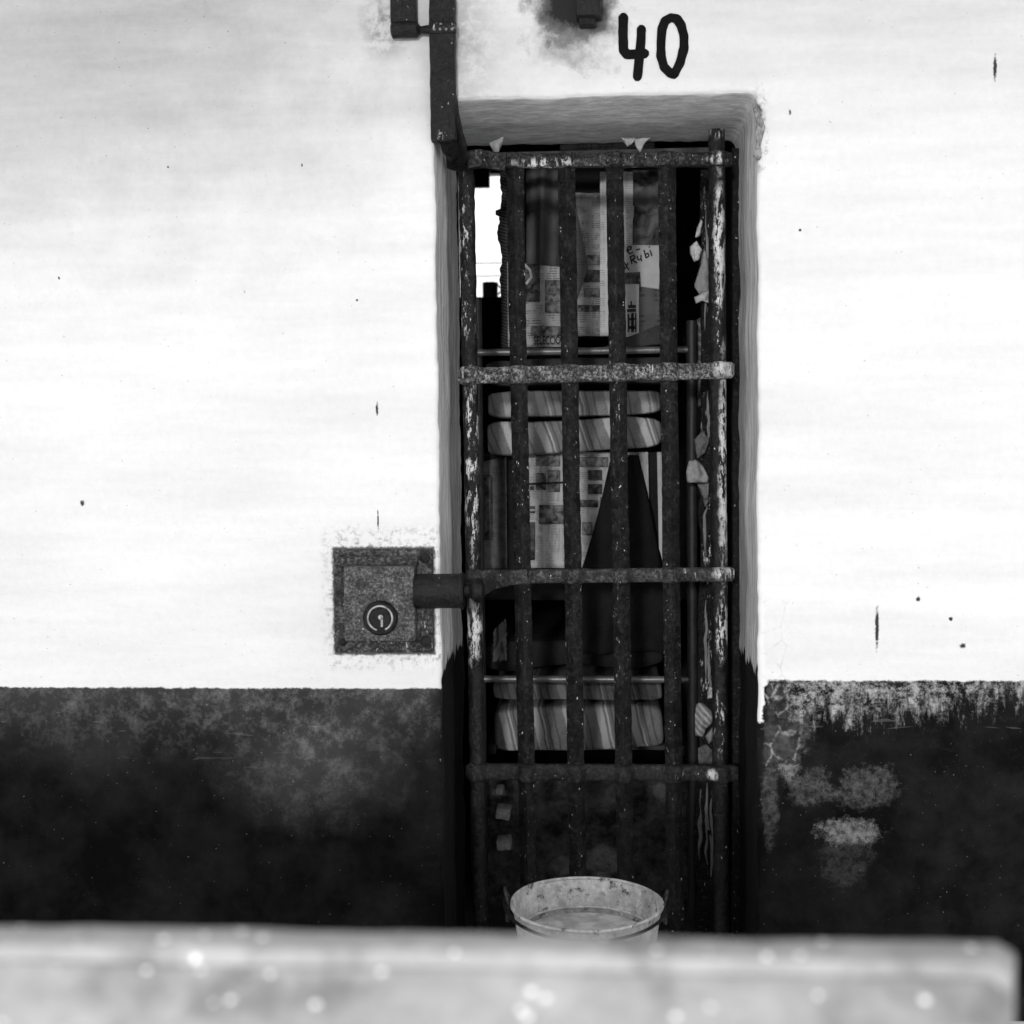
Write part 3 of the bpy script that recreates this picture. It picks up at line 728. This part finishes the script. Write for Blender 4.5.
# dark backing cloth
sheet('backing_cloth', rectuv(504, 150, 676, 340), NY+.09, M['dk'], 'very dark cloth hung behind the newspapers of the upper bunk', 'cloth', wav=.006)
sheet('curtain', ((520, 166), (563, 166), (563, 300), (520, 300)), NY+.050, cloth('grey_curtain', .10, 21), 'dark grey draped curtain hanging left of the newspaper pages', 'curtain', fold=lambda s, t: .022*math.cos(s*2*PI*1.0)+.006*math.sin(s*19+t*2), nu=40)
np1 = sheet('newspaper', ((507, 262), (573, 268), (574, 347), (508, 347)), NY, P1, 'newspaper page with large headline pinned at the left over the bunk', 'newspaper', seed=2)
picpart(np1, 509, 264, 540, 302, NY-.006, PH[0]); picpart(np1, 545, 280, 572, 313, NY-.006, PH[1])
picpart(np1, 531, 326, 563, 336, NY-.006, PH[1], 'printed_band')
text(np1, 'SELECCION', 533.5, 344.5, 8.2, NY-.0075, ink, wx=.52); text(np1, 'CARTA', 534, 354, 7, NY-.0075, ink, wx=.62)
b = MB()
b.sweep([at(524, 264, NY-.009), at(530, 270, NY-.009), at(531.5, 277, NY-.009), at(526, 284, NY-.009)], circ(.0035, 8), up=Vector((0, -1, 0))); build('white_curl', b, P3, np1)
np2 = sheet('newspaper', ((572, 193), (608, 193), (608, 336), (574, 336)), NY-.010, P2, 'tall newspaper column with a row of small pictures at its right', 'newspaper', seed=5)
for (u0, v0, u1, v1, m) in ((587, 255, 601, 265, 1), (584, 270, 602, 282, 0), (584, 288, 600, 297, 1), (578, 305, 603, 312, 1), (576, 195, 600, 199, 2)): picpart(np2, u0, v0, u1, v1, NY-.016, PH[m])
sheet('paper_fold', ((572, 200), (575, 200), (588, 270), (573, 310)), NY-.019, PD, 'grey folded paper flap hanging over the tall newspaper column', 'paper', wav=.001)
sheet('paper_strip', rectuv(600, 172, 611, 336), NY-.021, P3, 'narrow pale newspaper strip just left of the centre bar', 'newspaper', wav=.001)
np3 = sheet('newspaper', ((612, 172), (635, 172), (633, 250), (612, 250)), NY-.008, P3, 'bright narrow newspaper edge right of the fourth bar near the top', 'newspaper')
np4 = sheet('picture_page', ((633, 170), (676, 170), (676, 250), (633, 250)), NY-.012, picture('dark_photo_page', .012, .12, 31, 22), 'dark magazine picture page behind the fifth bar near the top', 'poster')
np5 = sheet('handwritten_note', ((612, 245), (664, 245), (664, 290), (612, 283)), NY-.020, PB, 'paper note with large handwriting reading Rubi', 'note', wav=.002, seed=4)
def pen(par, pts, w=.0017, Y=NY-.0235): 
    b = MB(); b.sweep(resample([at(u, v, Y) for u, v in pts], 4*len(pts)), circ(w, 6), up=Vector((0, -1, 0))); return b
bb = MB()
for pts in ([(627, 251), (631, 249), (631, 246.5), (628, 247), (627, 251), (630, 254), (633, 252)], [(636, 250), (640, 249)],
            [(632, 264), (630, 256)], [(630, 257), (634, 255), (635, 258), (632, 260), (637, 263)],
            [(637, 256), (638.5, 260), (641, 259), (641, 255)], [(641, 259), (642, 261)],
            [(644, 250), (646, 258), (649, 256), (648, 253), (645, 255)],
            [(650, 250), (652, 256)], [(649, 246.5), (649.6, 247.4)], [(624, 262), (629, 270)], [(625, 269), (628, 263)]):
    t = pen(np5, pts); bb.merge(t.bm)
build('handwriting', bb, ink, np5)
sheet('dark_picture', ((618, 273), (640, 272), (641, 290), (618, 290)), NY-.026, PH[0], 'dark triangular cutting below the handwritten note', 'cutting', wav=.001)
sheet('patterned_page', ((636, 284), (666, 290), (668, 336), (636, 336)), NY-.016, paper('curved_line_page', .10, 25, 160, 6, .5), 'dim grey page hanging beside the white label', 'newspaper')
lab = sheet('paper_label', rectuv(623, 284, 639, 337), NY-.034, PB, 'small upright white label with a dark tower-like picture', 'label', wav=0)
bb = MB()
for (u0, v0, u1, v1) in ((628, 305, 636, 308), (627, 309, 636, 312), (627.5, 314, 629.5, 332), (631, 313, 634, 332), (635, 313, 636.5, 332), (629, 318, 635, 320), (629, 326, 635, 329), (630.5, 301, 632, 305)):
    a = at(u0, v0, NY-.0355); c = at(u1, v1, NY-.0355); bb.box((a.x, NY-.036, c.z), (c.x, NY-.0352, a.z))
build('printed_tower', bb, ink, lab, smooth=False)
sheet('top_paper', ((560, 142), (655, 142), (655, 158), (560, 158)), NY-.01, paper('grey_top_paper', .20, 41), 'grey paper strip showing above the top crossbar', 'paper')
# left edge: dark ragged hanging before the window
b = MB()
def rag(s, t):
    u0 = 500.5+2.5*nz(t*9, 2)+1.5*nz(t*31, 5)-(4 if .24 < t < .27 else 0)-(3.5*math.exp(-((t-.36)/.06)**2))
    u = u0+(524-u0)*s; v = 166+(348-166)*t; p = at(u, v, NY+.02); p.y += .008*math.sin(s*9+t*3); return p
b.grid(rag, 14, 120); tag(build('ragged_cloth', b, cloth('rag_cloth', .035, 18, (.02, 2.5, .02, .10)), solid=.001, angle=0), 'dark ragged cloth hanging at the window\'s right edge', 'cloth')
# cabinet and mug against the window
a = at(474, 297, 1.6); c = at(508, 345, 1.6)
cabz = a.z
b = MB(); b.box((a.x-.02, 1.6, .0), (a.x+.16, 1.95, cabz), .004)
# tall locker the mug stands on (moved left of the bed)
bx = bx0
lx = at(477.5, 297, .78).x
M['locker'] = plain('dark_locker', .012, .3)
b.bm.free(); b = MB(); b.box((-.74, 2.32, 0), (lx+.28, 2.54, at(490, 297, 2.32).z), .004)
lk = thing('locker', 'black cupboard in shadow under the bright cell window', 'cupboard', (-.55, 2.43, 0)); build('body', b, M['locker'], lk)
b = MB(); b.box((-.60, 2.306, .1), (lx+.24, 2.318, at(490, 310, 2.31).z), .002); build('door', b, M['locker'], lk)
mY = 2.38; mp = at(490.3, 297, mY); mp.z = at(490, 297, 2.32).z
mk = (D+mY)/F; mr = 7.6*mk; mh = 16*mk
mug = thing('mug', 'small grey mug standing before the bright window', 'mug', mp)
b = MB(); b.lathe([(mr*.2, .001), (mr*.95, 0), (mr, .004), (mr*1.02, mh-.002), (mr, mh), (mr*.93, mh-.001), (mr*.9, .01), (mr*.2, .008)], 32, 'Z', mp); build('cup', b, plain('mug_enamel', .22, .3, 60, .4), mug)
b = MB(); P = [mp+Vector((mr*.95+.014*math.sin(PI*k/14), 0, mh*.85-.038*k/14)) for k in range(15)]; b.sweep(P, circ(.003, 8), up=Vector((0, 1, 0))); build('handle', b, plain('mug_handle', .02, .3), mug)

# middle: newspapers between the bunks
MY = NY
sheet('dark_backing', rectuv(480, 452, 690, 600), MY+.04, M['dk'], 'very dark cloth hung behind the middle newspapers', 'cloth', wav=.006)
n8 = sheet('newspaper', ((526, 452), (569, 452), (570, 568), (529, 568)), MY, P4, 'newspaper page below the upper mattress with a grey picture', 'newspaper', seed=8)
for (u0, v0, u1, v1, m) in ((536, 473, 546, 490, 1), (548, 470, 560, 492, 1), (539, 505, 568, 524, 1), (529, 522, 535, 560, 0), (530, 506, 535, 509, 0), (530, 511, 535, 513, 0), (530, 486, 534, 490, 0), (536, 455, 560, 466, 2)): picpart(n8, u0, v0, u1, v1, MY-.006, PH[m])
b = MB(); b.sweep([at(528, 484, MY-.012), at(570, 482, MY-.012)], circ(.0022, 8)); tag(build('cord', b, M['bolt']), 'thin dark cord stretched across the middle newspaper page', 'cord')
n9 = sheet('newspaper', ((571, 452), (640, 452), (640, 568), (571, 568)), MY+.006, P3, 'newspaper page with small square portraits beside the dark hanging cloth', 'newspaper', seed=11)
for (u0, v0, u1, v1, m) in ((588, 470, 602, 480, 0), (588, 484, 602, 494, 0), (580, 500, 598, 507, 1), (575, 457, 608, 467, 2), (582, 522, 592, 535, 2), (600, 497, 612, 510, 1)): picpart(n9, u0, v0, u1, v1, MY-.001, PH[m])
n10 = sheet('newspaper', ((482, 462), (506, 456), (507, 570), (484, 570)), MY+.0, paper('shaded_column', .15, 22, 420, 14, .5), 'curved newspaper column at the far left below the upper mattress', 'newspaper', fold=lambda s, t: .035*math.sin(s*PI), nu=30)
picpart(n10, 484, 475, 491, 540, MY-.002, PH[0])
# dark hanging cloth: rounded triangular drape
def drape(s, t):
    lu = 612-32*t**.9+3*math.sin(t*3); ru = 638+8*math.sin(t*PI/2)+16*t
    u = lu+(ru-lu)*s; v = 455+118*t; p = at(u, v, MY-.03); p.y -= .025*math.sin(s*PI)+.006*math.sin(s*14+t*2); return p
b = MB(); b.grid(drape, 30, 40); tag(build('hanging_cloth', b, cloth('black_cloth', .012, 29), solid=.001, angle=0), 'black cloth hanging in a tapering drape below the upper mattress', 'cloth')
def drape2(s, t):
    p = at(575+(668-575)*s, 575+78*t, MY-.02+.002); p.y -= .02*math.sin(s*7)+.01*math.sin(s*17+t*3); return p
b = MB(); b.grid(drape2, 40, 20); tag(build('hanging_cloth', b, cloth('charcoal_cloth', .013, 30), solid=.001, angle=0), 'charcoal cloth hanging below the third crossbar above the lower bunk', 'cloth')
sheet('paper_strip', ((638, 452), (648, 452), (649, 500), (647, 490)), MY-.004, P3, 'small pale paper corner beside the black hanging cloth', 'paper', wav=.001)
sheet('paper_strip', ((657, 452), (663, 452), (664, 566), (659, 548)), MY-.035, PB, 'long narrow white paper strip left of the fifth bar', 'paper', wav=.001)
sheet('grey_rag', ((494, 630), (506, 618), (507, 660), (493, 662)), MY-.02, M['gy'], 'dim grey rag hanging above the lower rail at left', 'rag', wav=.01, edge=.004)
sheet('pale_rag', ((565, 590), (572, 585), (573, 632), (567, 628)), MY-.055, M['gy'], 'small grey cloth corner behind the third bar below the third crossbar', 'rag', wav=.004, edge=.004)

# masonry below the lower bunk
def rubble():
    n = NT('dark_masonry'); a = n.noise(22, 6, .7, off=2); b_ = n.noise(9, 4, .6, off=5)
    col = n.ramp(a, .35, .7, .012, .10); Y = BYF+.05
    w = n.noise(30, 4, .6, off=7)
    for (u, v, ru, rv, k) in ((605, 862, 22, 15, .11), (563, 865, 12, 9, .07), (500, 792, 8, 5, .10), (505, 843, 9, 9, .07), (660, 790, 8, 8, .06)):
        col = n.add(col, n.mul(n.blob(u, v, ru, rv, Y=Y, warp=w, amt=.8, soft=.2), k))
    return n.done(col, .9, .2, bump=n.add(a, b_), bd=.02)
b = MB(); a = at(482, 775, BYF+.05); c = at(690, 775, BYF+.05)
def rub(s, t):
    x = a.x+(c.x-a.x)*s; z = (a.z)*t; return Vector((x, BYF+.06+.014*nz(x*14, z*18)+.006*nz(x*40, z*44), z))
b.grid(rub, 60, 60)
struct(build('wall_low', b, rubble(), solid=.03, angle=0))
stone = plain('pale_brick', .30, .5, 60, .9)
for (u, v, w_, h_, r_) in ((500, 790, 6, 7, 0), (503.5, 812, 11, 12, .15), (504, 843, 11, 11, -.1)):
    p = at(u, v, BYF+.02); k = (D+BYF)/F
    b = MB(); b.box(p-Vector((w_*k/1.5, .02, h_*k/2)), p+Vector((w_*k/1.5, .03, h_*k/2)), .004, rot=Matrix.Rotation(r_, 3, 'Y'))
    tag(build('brick', b, stone), {790: 'smallest pale brick end, directly under the lowest crossbar', 812: 'pale square brick end in the dark masonry at left', 843: 'lower chipped brick end in the dark masonry at left'}[v], 'brick')

# ---------------------------------------------------------------- splintered board and torn scraps at right
QY = .45
board = thing('splintered_board', 'dark splintered upright board behind the gate\'s right bar', 'board', (at(706, 800, QY).x, QY, 0))
b = MB()
def brd(s, t):
    v = 937-(937-170)*t; e = .0+3*nz(t*11, 4)+1.5*nz(t*37, 8)
    lu = 699+e if v > 500 else 701+e
    lu = lu-(3 if v > 780 else 0)
    return at(lu+(726-lu)*s, v, QY+.004*nz(s*5, t*30))
b.grid(brd, 10, 150); build('plank', b, M['board'], board, solid=.012, angle=0)
for i in range(6):
    u = 701+i*2.6+random.uniform(-1, 1); v0 = random.uniform(780, 840); v1 = v0+random.uniform(35, 90)
    P = [at(u+2.5*nz(i, k*.7)+random.uniform(-2, 2)*k/5, v0+(v1-v0)*k/6, QY-.014-.01*math.sin(k/6*PI)) for k in range(7)]
    b = MB(); b.sweep(resample(P, 18), rrect(.006, .0015, .0004), up=Vector((0, -1, 0)), jit=.0012, scale=lambda t: (.3+1.2*math.sin(t*PI), 1)); build('splinter', b, M['board'] if i % 2 else M['splinter'], board)
for i, (u, v0, v1) in enumerate(((706, 210, 330), (708, 390, 450), (705, 500, 560), (706, 600, 680), (709, 640, 700), (702, 250, 300))):
    P = [at(u+4*nz(i*3, k*.6), v0+(v1-v0)*k/8, QY-.014-.012*math.sin(k/8*PI)) for k in range(9)]
    b = MB(); b.sweep(resample(P, 22), rrect(.005, .0015, .0004), up=Vector((0, -1, 0)), scale=lambda t: (.2+1.2*math.sin(t*PI), 1)); build('splinter', b, M['splinter'], board)

def scrap(name, pts, Y, mat, label, cat, seed=0, group=None):
    """crumpled piece with a given outline"""
    c = Vector((0, 0, 0)); P = [at(u, v, Y) for u, v in pts]
    for p in P: c += p/len(P)
    b = MB(); Q = resample(P+[P[0]], 36)[:-1]; rings = []
    for k in range(6):
        f = 1-k/6
        ring = []
        for i, p in enumerate(Q):
            q = c.lerp(p, f); q.y += -.010*(1-f**2)+.010*nz(q.x*70+seed, q.z*70, k*.3)
            ring.append(b.bm.verts.new(q))
        rings.append(ring)
    for r1, r2 in zip(rings, rings[1:]):
        for i in range(36): b.bm.faces.new((r1[i], r1[(i+1) % 36], r2[(i+1) % 36], r2[i]))
    b.bm.faces.new(rings[-1])
    return tag(build(name, b, mat, angle=0, solid=.0008), label, cat, group)
LT = M['lt']; WP = paper('torn_white_paper', .5, 51, 200, 4, .1)
scrap('paper_scrap', [(697, 228), (701, 219), (703, 222), (700, 236), (695, 238)], QY-.03, WP, 'small white paper scrap, highest one on the splintered board', 'scrap', 1)
scrap('paper_scrap', [(690, 246), (697, 241), (702, 250), (699, 260), (694, 262), (690, 254)], QY-.035, WP, 'rounded white paper scrap below the highest one on the board', 'scrap', 2)
scrap('paper_scrap', [(704, 248), (709, 262), (709, 300), (700, 296), (694, 286), (699, 270), (702, 262)], QY-.03, LT, 'long torn grey paper scrap against the right bar near the top', 'scrap', 3)
scrap('paper_scrap', [(694, 297), (709, 290), (709, 303), (702, 301), (696, 304)], QY-.04, WP, 'thin pointed white scrap at the foot of the long torn one', 'scrap', 4)
scrap('rag', [(689, 461), (696, 459), (703, 466), (708, 477), (709, 483), (700, 483), (687, 482), (686, 472)], QY-.035, LT, 'pale crumpled rag caught behind the gate above the third crossbar', 'rag', 5)
scrap('paper_scrap', [(697, 484), (709, 482), (709, 500), (705, 508), (703, 498)], QY-.028, M['gy'], 'pointed grey scrap hanging just under the pale rag', 'scrap', 6)
scrap('paper_scrap', [(694, 440), (703, 430), (709, 440), (706, 452), (697, 460)], QY-.028, M['gy'], 'dim grey scrap hanging just above the pale rag', 'scrap', 7)
scrap('paper_scrap', [(710, 687), (714, 689), (713, 698), (707, 699)], QY-.028, WP, 'tiny white scrap above the folded rag near the lowest crossbar', 'scrap', 8)
scrap('rag', [(696, 704), (702, 702), (713, 712), (714, 722), (707, 728), (703, 736), (695, 736), (695, 716)], QY-.035, cloth('lined_rag', .26, 61, (.016, .9, .08, .45)), 'folded lined rag caught behind the gate above the lowest crossbar', 'rag', 9)
scrap('rag', [(705, 736), (713, 726), (714, 740), (709, 745)], QY-.03, LT, 'small pale cloth end beneath the folded lined rag', 'rag', 10)
scrap('rag', [(698, 748), (706, 744), (713, 750), (714, 765), (698, 765)], QY-.035, M['gy'], 'dim grey cloth lump resting just above the lowest crossbar', 'rag', 11)
# bits hanging from the soffit's back edge
for (pts, lab_) in (([(489, 143), (500, 138), (504, 137), (499, 152), (494, 153)], 'torn plaster paper tip hanging at the left under the lintel'),
                    ([(621, 138), (636, 138), (632, 144), (627, 147)], 'short torn tip hanging under the lintel, left of the pointed one'),
                    ([(634, 139), (652, 137), (645, 143), (640, 153), (636, 147)], 'pointed torn tip hanging under the lintel near its middle')):
    scrap('plaster_tip', pts, .24, plain('lime_flake', .36, .25, 60), lab_, 'flake', len(lab_), 'torn tips under the lintel')
# curled plaster at the upper right corner
scrap('plaster_curl', [(753, 108), (758, 103), (762, 118), (765, 128), (762, 140), (759, 150), (762, 158), (756, 161), (753, 155), (757, 146), (755, 134), (757, 124)], -.006, plain('lifted_plaster', .25, .7, 70), 'lifted curl of plaster at the doorway\'s upper right corner', 'plaster', 9)

# ---------------------------------------------------------------- light
w = bpy.data.worlds.new('world'); sc.world = w; w.use_nodes = True
bg = w.node_tree.nodes['Background']; bg.inputs[0].default_value = (1, 1, 1, 1); bg.inputs[1].default_value = 1.32
ld = bpy.data.lights.new('key_light', 'AREA'); ld.shape = 'DISK'; ld.size = .36; ld.energy = 205  # unseen key source behind the camera, placed to suit the bars' shadows
lo = bpy.data.objects.new('key_light', ld); C.objects.link(lo)
lo.location = (-.62, -6.0, H+.72)
lo.rotation_euler = (Vector((.0, 0, 1.0))-Vector(lo.location)).to_track_quat('-Z', 'Y').to_euler()
sc.view_settings.view_transform = 'Standard'; sc.view_settings.look = 'None'
sc.view_settings.exposure = -0.06; sc.view_settings.gamma = 1; sc.view_settings.use_curve_mapping = False
